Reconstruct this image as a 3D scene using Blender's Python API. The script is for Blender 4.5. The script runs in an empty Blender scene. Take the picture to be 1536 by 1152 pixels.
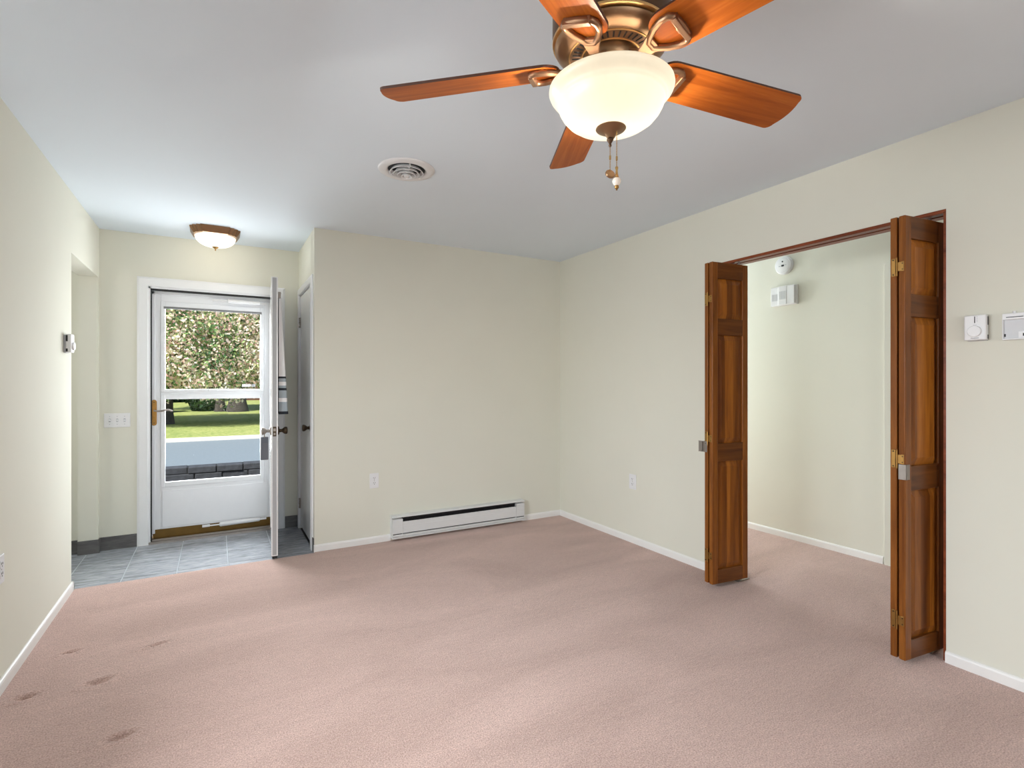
import bpy, bmesh, math, random
import numpy as np
from mathutils import Vector, Matrix, Euler

random.seed(7)
rng = np.random.default_rng(11)
R = math.radians
SC = bpy.context.scene
COL = SC.collection

# ------------------------------------------------------------------ camera
cam_d = bpy.data.cameras.new('camera')
cam = bpy.data.objects.new('camera', cam_d)
COL.objects.link(cam)
SC.camera = cam
cam.location = (0, 0, 1.2626)
cam.rotation_euler = (R(90), 0, R(-29.55))
cam_d.sensor_fit = 'HORIZONTAL'
cam_d.sensor_width = 36.0
cam_d.lens = 36.0 * 783.0 / 1536.0
cam_d.clip_start = 0.02
cam_d.clip_end = 400

# ------------------------------------------------------------------ world, sun, exposure
SC.view_settings.view_transform = 'Standard'
SC.view_settings.look = 'None'
SC.view_settings.gamma = 1.0
SC.view_settings.use_curve_mapping = False
SC.view_settings.exposure = 0.19
SC.cycles.max_bounces = 16
SC.cycles.diffuse_bounces = 10

wd = bpy.data.worlds.new('sky')
SC.world = wd
wd.use_nodes = True
wn = wd.node_tree.nodes
sky = wn.new('ShaderNodeTexSky')
sky.sky_type = 'NISHITA'
sky.sun_disc = False
sky.sun_elevation = R(52)
sky.sun_rotation = R(215)
wd.node_tree.links.new(sky.outputs[0], wn['Background'].inputs[0])
wn['Background'].inputs[1].default_value = 0.22


def lamp(name, typ, loc, energy, color=(1, 1, 1), rot=(0, 0, 0), **kw):
    d = bpy.data.lights.new(name, typ)
    d.energy = energy
    d.color = color
    for k, v in kw.items():
        setattr(d, k, v)
    o = bpy.data.objects.new(name, d)
    o.location = loc
    o.rotation_euler = rot
    COL.objects.link(o)
    return o


# sun comes over the roof from behind the camera and lights the garden across the road
sd = Vector((0.45, 0.42, -0.85)).normalized()
lamp('sun', 'SUN', (0, 0, 20), 7.0, (1.0, 0.95, 0.86), sd.to_track_quat('-Z', 'Y').to_euler(), angle=R(0.6))
# added fill lights behind an invented, unseen rear glass door and left window
lamp('rear_fill_light', 'AREA', (0.60, -3.65, 1.35), 50, (0.90, 0.96, 1.0), (R(84), 0, 0),
     shape='RECTANGLE', size=2.3, size_y=1.9)
lamp('side_fill_light', 'AREA', (-1.5, 1.65, 1.75), 160, (0.90, 0.96, 1.0), (R(70), 0, R(-90)),
     shape='RECTANGLE', size=2.2, size_y=1.0)
# daylight through the front door, from the open sky above the road
lamp('front_door_daylight', 'AREA', (-0.02, 5.30, 1.25), 46, (0.98, 0.985, 1.0), (R(-68), 0, 0),
     shape='RECTANGLE', size=0.7, size_y=1.4)
# added fill light beyond the foyer opening, with no window there
lamp('kitchen_fill_light', 'AREA', (-2.35, 4.0, 1.5), 12, (1.0, 0.98, 0.95), (R(90), 0, R(-90)),
     shape='RECTANGLE', size=0.8, size_y=1.0)
# added fill light at the unseen far end of the hall
lamp('hall_fill_light', 'AREA', (3.54, 4.50, 1.3), 38, (0.88, 0.94, 1.0), (R(-90), 0, 0),
     shape='RECTANGLE', size=0.8, size_y=1.8)

# ------------------------------------------------------------------ materials


def lin(c):
    c = c / 255.0
    return c / 12.92 if c <= 0.04045 else ((c + 0.055) / 1.055) ** 2.4


def srgb(r, g, b):
    return (lin(r), lin(g), lin(b), 1.0)


class NT:
    def __init__(self, name):
        self.m = bpy.data.materials.new(name)
        self.m.use_nodes = True
        self.t = self.m.node_tree
        self.n = self.t.nodes
        self.b = self.n['Principled BSDF']
        self.out = self.n['Material Output']

    def add(self, typ, **kw):
        x = self.n.new(typ)
        for k, v in kw.items():
            setattr(x, k, v)
        return x

    def link(self, a, b):
        self.t.links.new(a, b)

    def coords(self, scale=(1, 1, 1), loc=(0, 0, 0), kind='Object', rot=(0, 0, 0)):
        tc = self.add('ShaderNodeTexCoord')
        mp = self.add('ShaderNodeMapping')
        mp.inputs['Scale'].default_value = scale
        mp.inputs['Location'].default_value = loc
        mp.inputs['Rotation'].default_value = rot
        self.link(tc.outputs[kind], mp.inputs['Vector'])
        return mp.outputs[0]

    def noise(self, vec, scale, detail=4, rough=0.55, dist=0.0):
        x = self.add('ShaderNodeTexNoise')
        x.inputs['Scale'].default_value = scale
        x.inputs['Detail'].default_value = detail
        x.inputs['Roughness'].default_value = rough
        x.inputs['Distortion'].default_value = dist
        if vec is not None:
            self.link(vec, x.inputs['Vector'])
        return x.outputs['Fac']

    def ramp(self, fac, stops):
        x = self.add('ShaderNodeValToRGB')
        el = x.color_ramp.elements
        while len(el) < len(stops):
            el.new(0.5)
        for e, (p, c) in zip(el, stops):
            e.position = p
            e.color = c
        self.link(fac, x.inputs[0])
        return x.outputs[0]

    def mix(self, a, b, fac, mode='MIX'):
        x = self.add('ShaderNodeMix', data_type='RGBA', blend_type=mode)
        for s, v in ((x.inputs[0], fac), (x.inputs[6], a), (x.inputs[7], b)):
            if hasattr(v, 'links'):
                self.link(v, s)
            else:
                s.default_value = v
        return x.outputs[2]

    def bump(self, h, strength=0.2, dist=0.01):
        x = self.add('ShaderNodeBump')
        x.inputs['Strength'].default_value = strength
        x.inputs['Distance'].default_value = dist
        self.link(h, x.inputs['Height'])
        self.link(x.outputs[0], self.b.inputs['Normal'])

    def base(self, v):
        if hasattr(v, 'links'):
            self.link(v, self.b.inputs['Base Color'])
        else:
            self.b.inputs['Base Color'].default_value = v

    def set(self, rough=0.5, metal=0.0, spec=0.5):
        self.b.inputs['Roughness'].default_value = rough
        self.b.inputs['Metallic'].default_value = metal
        self.b.inputs['Specular IOR Level'].default_value = spec
        return self


def plain(name, c, rough=0.5, metal=0.0, spec=0.5, vary=0.04, scale=30, bump=0.0):
    k = NT(name).set(rough, metal, spec)
    f = k.noise(k.coords(), scale)
    d = tuple(max(0, x * (1 - vary)) for x in c[:3]) + (1,)
    u = tuple(min(1, x * (1 + vary)) for x in c[:3]) + (1,)
    k.base(k.ramp(f, [(0.3, d), (0.7, u)]))
    if bump:
        k.bump(f, bump, 0.003)
    return k.m


M = {}
M['wall'] = plain('cream_wall_paint', srgb(219, 218, 206), 0.85, spec=0.2, vary=0.012, scale=2.2)
M['ceiling'] = plain('ceiling_paint', srgb(222, 232, 241), 0.9, spec=0.1, vary=0.01, scale=1.5)
M['white'] = plain('white_gloss_paint', srgb(228, 229, 231), 0.35, vary=0.01, scale=8)
M['enamel'] = plain('white_enamel_door_paint', srgb(236, 237, 238), 0.13, vary=0.005, scale=8)
M['base_white'] = plain('white_baseboard_paint', srgb(232, 231, 229), 0.45, vary=0.01, scale=8)
M['plastic'] = plain('white_plastic', srgb(226, 226, 228), 0.4, vary=0.01, scale=40)
M['edge_grey'] = plain('grey_door_edge', srgb(172, 173, 176), 0.5, vary=0.02)
M['plate_grey'] = plain('pale_grey_plastic', srgb(202, 203, 207), 0.45, vary=0.02)
M['track_grey'] = plain('grey_track', srgb(120, 121, 124), 0.5, vary=0.02)
M['plastic_grey'] = plain('grey_plastic', srgb(176, 178, 184), 0.45, vary=0.02, scale=40)
M['alu'] = plain('white_aluminium', srgb(226, 228, 232), 0.3, vary=0.01, scale=20)
M['heater'] = plain('white_enamel', srgb(218, 219, 219), 0.4, vary=0.012, scale=12)
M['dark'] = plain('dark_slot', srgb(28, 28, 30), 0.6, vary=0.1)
M['fin'] = plain('heater_fins', srgb(60, 60, 62), 0.5, metal=0.4, vary=0.2, scale=60)
M['brass'] = plain('aged_brass', srgb(158, 120, 68), 0.4, metal=1.0, vary=0.08, scale=40)
M['brass_dull'] = plain('dull_brass', srgb(112, 84, 34), 0.5, metal=0.5, vary=0.1, scale=20)
M['bronze'] = plain('brushed_bronze', srgb(150, 118, 88), 0.36, metal=0.85, vary=0.06, scale=25)
M['bronze_dark'] = plain('dark_bronze', srgb(98, 74, 56), 0.4, metal=0.8, vary=0.06, scale=25)
M['bronze_knob'] = plain('antique_bronze', srgb(70, 58, 46), 0.3, metal=0.9, vary=0.1, scale=60)
M['iron'] = plain('weathered_bronze', srgb(146, 112, 86), 0.36, metal=0.85, vary=0.05, scale=25)
M['gold_line'] = plain('gold_highlight', srgb(226, 184, 122), 0.3, metal=0.9, vary=0.03)
M['steel'] = plain('grey_steel', srgb(150, 142, 136), 0.4, metal=0.8, vary=0.05, scale=50)
M['lockbox'] = plain('grey_lockbox', srgb(96, 98, 106), 0.5, vary=0.05, scale=50)
M['rubber'] = plain('black_rubber', srgb(24, 24, 26), 0.6, vary=0.1)
M['vent'] = plain('vent_enamel', srgb(222, 223, 225), 0.35, vary=0.01)
M['porcelain'] = plain('porcelain', srgb(236, 226, 214), 0.2, vary=0.01)
M['chain'] = plain('gold_chain', srgb(214, 178, 116), 0.25, metal=1.0, vary=0.05)
M['print'] = plain('grey_print', srgb(84, 84, 88), 0.6, vary=0.02)


def wood(name, c_dark, c_mid, c_light, axis='z', rough=0.35, stave=0.0, freq=1.0):
    k = NT(name).set(rough, 0, 0.28)
    s = {'z': (26, 26, 1.6), 'x': (1.6, 26, 26), 'y': (26, 1.6, 26)}[axis]
    info = k.add('ShaderNodeObjectInfo')
    v = k.coords(tuple(q * freq for q in s))
    off = k.add('ShaderNodeVectorMath', operation='ADD')
    k.link(v, off.inputs[0])
    cmb = k.add('ShaderNodeCombineXYZ')
    mul = k.add('ShaderNodeMath', operation='MULTIPLY')
    mul.inputs[1].default_value = 40
    k.link(info.outputs['Random'], mul.inputs[0])
    for q in cmb.inputs:
        k.link(mul.outputs[0], q)
    k.link(cmb.outputs[0], off.inputs[1])
    g = k.noise(off.outputs[0], 1.0, 6, 0.65, 0.6)
    col = k.ramp(g, [(0.25, c_dark), (0.5, c_mid), (0.75, c_light)])
    if stave:
        v2 = k.coords({'z': (13, 0.0, 0.0), 'x': (0, 13, 0)}[axis])
        off2 = k.add('ShaderNodeVectorMath', operation='ADD')
        k.link(v2, off2.inputs[0])
        k.link(cmb.outputs[0], off2.inputs[1])
        vo = k.add('ShaderNodeTexVoronoi')
        vo.inputs['Scale'].default_value = 1.0
        k.link(off2.outputs[0], vo.inputs['Vector'])
        tone = k.ramp(vo.outputs['Color'], [(0.15, (0.38, 0.28, 0.2, 1)), (0.5, (0.95, 0.9, 0.85, 1)), (0.85, (1.3, 1.3, 1.2, 1))])
        col = k.mix(col, tone, stave, 'MULTIPLY')
    k.base(col)
    k.bump(g, 0.08, 0.002)
    return k.m


M['blade'] = wood('cherry_blade', srgb(132, 62, 16), srgb(170, 88, 26), srgb(198, 116, 46), 'x', 0.42, freq=1.2)
M['blade'].node_tree.nodes['Principled BSDF'].inputs['Specular IOR Level'].default_value = 0.18
M['blade_edge'] = plain('dark_blade_edge', srgb(70, 36, 20), 0.5)
M['bifold'] = wood('stained_alder', srgb(84, 42, 12), srgb(126, 72, 24), srgb(152, 94, 38), 'z', 0.32)
M['bifold_rail'] = wood('stained_alder_rail', srgb(64, 32, 12), srgb(100, 56, 20), srgb(124, 74, 32), 'x', 0.32)
M['bifold_panel'] = wood('stained_alder_panel', srgb(98, 52, 14), srgb(148, 88, 28), srgb(178, 114, 42), 'z', 0.3, stave=0.8)
M['lining'] = wood('red_brown_lining', srgb(92, 40, 18), srgb(130, 64, 34), srgb(150, 80, 46), 'y', 0.35)

# carpet
k = NT('rose_carpet').set(0.95, 0, 0.1)
v = k.coords()
fine = k.noise(v, 190, 3, 0.7)
mid = k.noise(k.coords((0.6, 1.6, 1)), 42, 4, 0.65)
big = k.noise(k.coords((0.55, 1.4, 1), rot=(0, 0, R(25))), 1.6, 4, 0.55, 0.8)
c1 = k.ramp(fine, [(0.30, srgb(160, 129, 119)), (0.70, srgb(234, 205, 195))])
c2 = k.ramp(big, [(0.30, (0.80, 0.77, 0.75, 1)), (0.68, (1.06, 1.05, 1.05, 1))])
c3 = k.ramp(mid, [(0.3, (0.90, 0.89, 0.89, 1)), (0.7, (1.07, 1.07, 1.07, 1))])
k.base(k.mix(k.mix(c1, c2, 1.0, 'MULTIPLY'), c3, 1.0, 'MULTIPLY'))
hsum = k.add('ShaderNodeMath', operation='ADD')
k.link(fine, hsum.inputs[0])
k.link(mid, hsum.inputs[1])
k.bump(hsum.outputs[0], 0.55, 0.008)
k.b.inputs['Sheen Weight'].default_value = 0.25
k.b.inputs['Sheen Roughness'].default_value = 0.5
M['carpet'] = k.m


def tile_mat(name, dark, light, rough):
    k = NT(name).set(rough, 0, 0.5)
    g = k.noise(k.coords((2.5, 11, 11)), 3.2, 6, 0.65, 0.8)
    k.base(k.ramp(g, [(0.3, dark), (0.7, light)]))
    k.bump(g, 0.05, 0.002)
    return k.m


M['tile'] = tile_mat('slate_tile', srgb(118, 121, 128), srgb(178, 183, 191), 0.24)
M['tile_base'] = tile_mat('dark_tile_base', srgb(74, 72, 72), srgb(104, 102, 102), 0.4)
M['grout'] = plain('grout', srgb(166, 172, 180), 0.9, vary=0.05, scale=80)

# frosted lamp glass: glows from the bulbs inside


def lamp_glass(name, c, strength, trans, clear):
    k = NT(name).set(0.3, 0, 0.4)
    k.base((0.05, 0.047, 0.042, 1))
    n = k.noise(k.coords(), 9, 4, 0.6, 1.0)
    col = k.ramp(n, [(0.3, tuple(x * 0.9 for x in c[:3]) + (1,)), (0.7, c)])
    k.link(col, k.b.inputs['Emission Color'])
    k.b.inputs['Emission Strength'].default_value = strength
    tl = k.add('ShaderNodeBsdfTranslucent')
    tl.inputs[0].default_value = (trans, trans * 0.95, trans * 0.85, 1)
    ad = k.add('ShaderNodeAddShader')
    k.link(k.b.outputs[0], ad.inputs[0])
    k.link(tl.outputs[0], ad.inputs[1])
    # thin alabaster: part of the bulbs' light passes straight through
    tp = k.add('ShaderNodeBsdfTransparent')
    tp.inputs[0].default_value = (1, 0.97, 0.9, 1)
    mx = k.add('ShaderNodeMixShader')
    mx.inputs[0].default_value = clear
    k.link(ad.outputs[0], mx.inputs[1])
    k.link(tp.outputs[0], mx.inputs[2])
    k.link(mx.outputs[0], k.out.inputs[0])
    return k.m


M['fan_glass'] = lamp_glass('alabaster_fan_glass', (1.0, 0.85, 0.60, 1), 0.5, 0.009, 0.0)
M['foyer_glass'] = lamp_glass('alabaster_foyer_glass', (1.0, 0.95, 0.84, 1), 1.5, 0.02, 0.3)

# clear glass pane
k = NT('clear_glass')
tr = k.add('ShaderNodeBsdfTransparent')
tr.inputs[0].default_value = (0.97, 0.985, 0.98, 1)
gl = k.add('ShaderNodeBsdfGlossy')
gl.inputs['Roughness'].default_value = 0.02
fr = k.add('ShaderNodeFresnel')
fr.inputs[0].default_value = 1.1
mx = k.add('ShaderNodeMixShader')
k.link(fr.outputs[0], mx.inputs[0])
k.link(tr.outputs[0], mx.inputs[1])
k.link(gl.outputs[0], mx.inputs[2])
k.link(mx.outputs[0], k.out.inputs[0])
M['glass'] = k.m

# outdoors
k = NT('lawn_grass').set(0.95, 0, 0.1)
g1 = k.noise(k.coords(), 9, 6, 0.7)
g2 = k.noise(k.coords(), 0.5, 4, 0.6)
c = k.ramp(g1, [(0.3, srgb(104, 124, 62)), (0.7, srgb(178, 174, 124))])
k.base(k.mix(c, k.ramp(g2, [(0.3, (0.8, 0.9, 0.75, 1)), (0.7, (1.1, 1.08, 1.0, 1))]), 1.0, 'MULTIPLY'))
k.bump(g1, 0.6, 0.05)
M['grass'] = k.m
M['road'] = plain('asphalt', srgb(112, 122, 130), 0.7, vary=0.08, scale=14, bump=0.2)
M['kerb'] = plain('concrete_kerb', srgb(206, 200, 190), 0.8, vary=0.06, scale=20)
M['block'] = plain('charcoal_block', srgb(58, 60, 66), 0.85, vary=0.35, scale=14, bump=0.9)
M['soil'] = plain('planting_soil', srgb(70, 56, 44), 0.95, vary=0.3, scale=20)
M['bark'] = plain('grey_bark', srgb(64, 59, 55), 0.95, vary=0.35, scale=9, bump=0.8)
M['siding'] = plain('brown_siding', srgb(96, 66, 52), 0.8, vary=0.1)
M['roof'] = plain('dark_shingle', srgb(72, 66, 64), 0.9, vary=0.15)


def leaf_mat(name, stops):
    k = NT(name).set(0.6, 0, 0.3)
    gm = k.add('ShaderNodeNewGeometry')
    big = k.noise(k.coords(), 0.55, 2, 0.5)
    s = k.add('ShaderNodeMath', operation='MULTIPLY_ADD')
    k.link(big, s.inputs[0])
    s.inputs[1].default_value = 1.5
    s.inputs[2].default_value = -0.75
    a = k.add('ShaderNodeMath', operation='ADD')
    k.link(gm.outputs['Random Per Island'], a.inputs[0])
    k.link(s.outputs[0], a.inputs[1])
    col = k.ramp(a.outputs[0], stops)
    k.base(col)
    tl = k.add('ShaderNodeBsdfTranslucent')
    k.link(col, tl.inputs[0])
    mx = k.add('ShaderNodeMixShader')
    mx.inputs[0].default_value = 0.3
    k.link(k.b.outputs[0], mx.inputs[1])
    k.link(tl.outputs[0], mx.inputs[2])
    k.link(mx.outputs[0], k.out.inputs[0])
    return k.m


M['leaf_pink'] = leaf_mat('autumn_pink_green_leaves', [
    (0.0, srgb(72, 112, 74)), (0.30, srgb(134, 168, 104)), (0.46, srgb(214, 218, 160)),
    (0.60, srgb(250, 232, 214)), (0.76, srgb(240, 190, 186)), (0.92, srgb(252, 242, 228))])
M['leaf_green'] = leaf_mat('dark_green_leaves', [
    (0.1, srgb(30, 56, 34)), (0.5, srgb(52, 86, 48)), (0.9, srgb(92, 122, 66))])

# ------------------------------------------------------------------ mesh helpers


class MB:
    """collects shapes into one mesh"""

    def __init__(self):
        self.bm = bmesh.new()

    def _mat(self, geom_verts, mtx):
        if mtx is not None:
            bmesh.ops.transform(self.bm, matrix=mtx, verts=geom_verts)

    def box(self, x0, x1, y0, y1, z0, z1, mtx=None, mi=0):
        vs = [self.bm.verts.new(p) for p in ((x0, y0, z0), (x1, y0, z0), (x1, y1, z0), (x0, y1, z0),
                                            (x0, y0, z1), (x1, y0, z1), (x1, y1, z1), (x0, y1, z1))]
        for f in ((0, 3, 2, 1), (4, 5, 6, 7), (0, 1, 5, 4), (1, 2, 6, 5), (2, 3, 7, 6), (3, 0, 4, 7)):
            self.bm.faces.new([vs[i] for i in f]).material_index = mi
        self._mat(vs, mtx)
        return self

    def poly(self, pts, z0, z1, mtx=None, mi=0):
        """prism on an outline in the XY plane"""
        a = [self.bm.verts.new((x, y, z0)) for x, y in pts]
        b = [self.bm.verts.new((x, y, z1)) for x, y in pts]
        n = len(pts)
        self.bm.faces.new(a[::-1]).material_index = mi
        self.bm.faces.new(b).material_index = mi
        for i in range(n):
            j = (i + 1) % n
            self.bm.faces.new((a[i], a[j], b[j], b[i])).material_index = mi
        self._mat(a + b, mtx)
        return self

    def loft(self, rings, closed_caps=True, mtx=None, mi=0):
        rr = [[self.bm.verts.new(p) for p in r] for r in rings]
        for a, b in zip(rr, rr[1:]):
            n = len(a)
            for i in range(n):
                j = (i + 1) % n
                self.bm.faces.new((a[i], a[j], b[j], b[i])).material_index = mi
        if closed_caps:
            self.bm.faces.new(rr[0][::-1]).material_index = mi
            self.bm.faces.new(rr[-1]).material_index = mi
        self._mat([v for r in rr for v in r], mtx)
        return self

    def lathe(self, prof, seg=48, mtx=None, mi=0, closed=False):
        """profile (r, z) turned about Z; r = 0 ends close"""
        rings = []
        allv = []
        for r, z in prof:
            if r < 1e-6:
                v = [self.bm.verts.new((0, 0, z))]
            else:
                v = [self.bm.verts.new((r * math.cos(2 * math.pi * i / seg), r * math.sin(2 * math.pi * i / seg), z))
                     for i in range(seg)]
            rings.append(v)
            allv += v
        pairs = list(zip(rings, rings[1:]))
        if closed:
            pairs.append((rings[-1], rings[0]))
        for a, b in pairs:
            if len(a) == 1 and len(b) == 1:
                continue
            for i in range(seg):
                j = (i + 1) % seg
                if len(a) == 1:
                    f = self.bm.faces.new((a[0], b[j], b[i]))
                elif len(b) == 1:
                    f = self.bm.faces.new((a[i], a[j], b[0]))
                else:
                    f = self.bm.faces.new((a[i], a[j], b[j], b[i]))
                f.material_index = mi
        self._mat(allv, mtx)
        return self

    def cyl(self, p, q, r, r2=None, seg=20, mi=0):
        p, q = Vector(p), Vector(q)
        d = q - p
        m = Matrix.Translation(p) @ d.to_track_quat('Z', 'Y').to_matrix().to_4x4()
        L = d.length
        r2 = r if r2 is None else r2
        return self.lathe([(0, 0), (r, 0), (r2, L), (0, L)], seg, m, mi)

    def ball(self, c, r, seg=12, sx=1, sy=1, sz=1, mi=0):
        n = seg // 2
        prof = [(r * math.sin(math.pi * i / n), -r * math.cos(math.pi * i / n)) for i in range(n + 1)]
        m = Matrix.Translation(c) @ Matrix.Diagonal((sx, sy, sz, 1))
        return self.lathe(prof, seg, m, mi)

    def tube(self, path, w, h=None, seg=8, closed=False, mi=0, up=(0, 0, 1), taper=None):
        """sweep an ellipse (w across, h along up) on a path"""
        h = w if h is None else h
        P = [Vector(p) for p in path]
        n = len(P)
        rings = []
        for i, p in enumerate(P):
            if closed:
                t = P[(i + 1) % n] - P[i - 1]
            else:
                t = P[min(i + 1, n - 1)] - P[max(i - 1, 0)]
            t.normalize()
            s = t.cross(Vector(up))
            if s.length < 1e-5:
                s = t.cross(Vector((1, 0, 0)))
            s.normalize()
            u = s.cross(t)
            q = 1.0 if taper is None else taper[i]
            rings.append([p + s * (w * q * math.cos(2 * math.pi * j / seg + math.pi / seg)) + u * (h * q * math.sin(2 * math.pi * j / seg + math.pi / seg))
                          for j in range(seg)])
        if closed:
            rings.append(rings[0])
            rr = [[self.bm.verts.new(p) for p in r] for r in rings[:-1]]
            rr.append(rr[0])
            for a, b in zip(rr, rr[1:]):
                for i in range(seg):
                    j = (i + 1) % seg
                    self.bm.faces.new((a[i], a[j], b[j], b[i])).material_index = mi
        else:
            self.loft(rings, True, None, mi)
        return self

    def build(self, name, mat, parent=None, loc=(0, 0, 0), rot=(0, 0, 0), bevel=0.0, smooth=False, angle=35, seg=2):
        bmesh.ops.recalc_face_normals(self.bm, faces=self.bm.faces)
        if smooth:
            for f in self.bm.faces:
                f.smooth = True
            for e in self.bm.edges:
                if len(e.link_faces) == 2 and e.calc_face_angle(0) > R(angle):
                    e.smooth = False
        me = bpy.data.meshes.new(name)
        self.bm.to_mesh(me)
        self.bm.free()
        for m in (mat if isinstance(mat, (list, tuple)) else [mat]):
            me.materials.append(m)
        o = bpy.data.objects.new(name, me)
        COL.objects.link(o)
        o.location = loc
        o.rotation_euler = rot
        if parent is not None:
            o.parent = parent
        if bevel:
            b = o.modifiers.new('bevel', 'BEVEL')
            b.width = bevel
            b.segments = seg
            b.limit_method = 'ANGLE'
            b.angle_limit = R(40)
        return o


def tag(o, label=None, cat=None, group=None, kind=None):
    for kk, vv in (('label', label), ('category', cat), ('group', group), ('kind', kind)):
        if vv:
            o[kk] = vv
    return o


def thing(name, label, cat, loc=(0, 0, 0), rz=0, group=None):
    o = bpy.data.objects.new(name, None)
    o.empty_display_size = 0.1
    COL.objects.link(o)
    o.location = loc
    o.rotation_euler = (0, 0, rz)
    return tag(o, label, cat, group)


def struct(mb, name, mat, **kw):
    return tag(mb.build(name, mat, **kw), kind='structure')


def copy_tree(o, parent=None):
    c = o.copy()
    COL.objects.link(c)
    if parent is not None:
        c.parent = parent
    for ch in list(o.children):
        copy_tree(ch, c)
    return c


def lettering(text, size, mat, parent, loc, rot, name='lettering', depth=0.0004):
    cu = bpy.data.curves.new(name, 'FONT')
    cu.body = text
    cu.size = size
    cu.align_x = 'CENTER'
    cu.align_y = 'CENTER'
    cu.extrude = depth
    t = bpy.data.objects.new('tmp_text', cu)
    me = bpy.data.meshes.new_from_object(t)
    bpy.data.objects.remove(t)
    me.materials.append(mat)
    o = bpy.data.objects.new(name, me)
    COL.objects.link(o)
    o.parent = parent
    o.location = loc
    o.rotation_euler = rot
    return o


# ------------------------------------------------------------------ the room
XL, XR, YB, XC, YF, H = -0.77, 2.887, 4.152, 0.643, 4.985, 2.44
T = 0.12
YR = -3.0                    # rear wall, behind the camera
YE = 4.125                   # where the carpet meets the tile
OY0, OY1, OZ = 1.091, 2.311, 2.06        # closet-style opening in the right wall
KY0, KY1, KZ = 4.106, 4.935, 2.066       # opening in the left wall
DX0, DX1, DZ = -0.462, 0.452, 2.03       # front door opening
CY0, CY1, CZ = 4.262, 4.905, 2.035       # closet door opening
XH = 4.075                   # hall wall face

# floor: carpet, a fine grid so the furniture dents are real hollows
DENTS = [(-0.435, 2.789, 0.042, 0.016), (-0.669, 2.797, 0.030, 0.015), (-0.295, 2.318, 0.036, 0.014),
         (-0.60, 3.16, 0.03, 0.010), (-0.245, 3.05, 0.045, 0.008)]
mb = MB()
gx = np.linspace(XL - 0.02, XR, 190)
gy = np.concatenate([np.linspace(YR, 1.8, 60), np.linspace(1.82, 3.4, 140), np.linspace(3.43, YE, 26)])
zz = np.zeros((len(gy), len(gx)))
X, Y = np.meshgrid(gx, gy)
for dx, dy, lx, ly in DENTS:
    u = ((X - dx) * 0.97 + (Y - dy) * 0.22) / lx
    w = (-(X - dx) * 0.22 + (Y - dy) * 0.97) / (ly * 1.25)
    r2 = u * u + w * w
    zz -= 0.017 * np.exp(-r2 * 1.3)
    zz += 0.004 * np.exp(-((np.sqrt(r2) - 1.7) / 0.6) ** 2)
vs = [[mb.bm.verts.new((gx[i], gy[j], zz[j, i])) for i in range(len(gx))] for j in range(len(gy))]
for j in range(len(gy) - 1):
    for i in range(len(gx) - 1):
        mb.bm.faces.new((vs[j][i], vs[j][i + 1], vs[j + 1][i + 1], vs[j + 1][i])).smooth = True
mb.box(XR, XH + 0.1, -1.2, 4.7, -0.05, 0.0)
mb.box(XC, XR, YE, YB + 0.05, -0.05, 0.0)
mb.box(XL - 0.02, XR, YE - 0.012, YE, -0.03, -0.0005)
struct(mb, 'floor', M['carpet'])

mb = MB()
TS, TG = 0.3035, 0.007
x0 = -0.533 - TS * 7
y0 = 4.2 - TS * 4
for i in range(12):
    for j in range(7):
        ax, bx = x0 + i * TS + TG / 2, x0 + (i + 1) * TS - TG / 2
        ay, by = y0 + j * TS + TG / 2, y0 + (j + 1) * TS - TG / 2
        bx = min(bx, XC)
        by = min(by, YF)
        if ax > -0.92:
            ay = max(ay, YE)
        if bx - ax < 0.01 or by - ay < 0.01:
            continue
        mb.box(ax, bx, ay, by, -0.03, -0.003)
struct(mb, 'floor_foyer', M['tile'], bevel=0.0015)
struct(MB().box(-2.7, XC, 2.9, YE, -0.06, -0.02).box(-2.7, XC, YE, YF + 0.0, -0.06, -0.005), 'floor_grout', M['grout'])
struct(MB().box(XC, XC + 0.9, YB + T, YF, -0.06, -0.004), 'floor_closet', M['dark'])  # closet floor coloured dark in place of the shade inside

struct(MB().box(-2.8, 4.3, YR - 0.4, YF + 0.9, H, H + 0.14), 'ceiling', M['ceiling'])

mb = MB()
mb.box(XL - T, XL, YR, 0.85, -0.06, H)
mb.box(XL - T, XL, 0.85, 2.45, -0.06, 1.0)
mb.box(XL - T, XL, 0.85, 2.45, 1.85, H)
mb.box(XL - T, XL, 2.45, KY0, -0.06, H)
mb.box(XL - T, XL, KY0, KY1, KZ, H)
mb.box(XL - T, XL, KY1, YF, -0.06, H)
struct(mb, 'wall_left', M['wall'])

mb = MB()
mb.box(-2.8, DX0, YF, YF + 0.15, -0.3, H)
mb.box(DX1, 4.3, YF, YF + 0.15, -0.3, H)
mb.box(DX0, DX1, YF, YF + 0.15, DZ, H)
struct(mb, 'wall_front', M['wall'])

mb = MB()
mb.box(XC, XC + 0.1, YB + T, CY0, -0.06, H)
mb.box(XC, XC + 0.1, CY0, CY1, CZ, H)
mb.box(XC, XC + 0.1, CY1, YF, -0.06, H)
struct(mb, 'wall_closet', M['wall'])
struct(MB().box(XC, XR + T, YB, YB + T, -0.06, H), 'wall_back', M['wall'])

mb = MB()
mb.box(XR, XR + T, YR, OY0, -0.06, H)
mb.box(XR, XR + T, OY0, OY1, OZ, H)
mb.box(XR, XR + T, OY1, YB, -0.06, H)
struct(mb, 'wall_right', M['wall'])

struct(MB().box(XH, XH + 0.1, -1.2, 4.7, -0.06, H), 'wall_hall', M['wall'])
struct(MB().box(XR + T, XH + 0.1, 4.6, 4.7, -0.06, H), 'wall_hall_end', M['wall'])
struct(MB().box(XR + T, XH + 0.1, -1.3, -1.2, -0.06, H), 'wall_hall_near', M['wall'])
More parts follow.
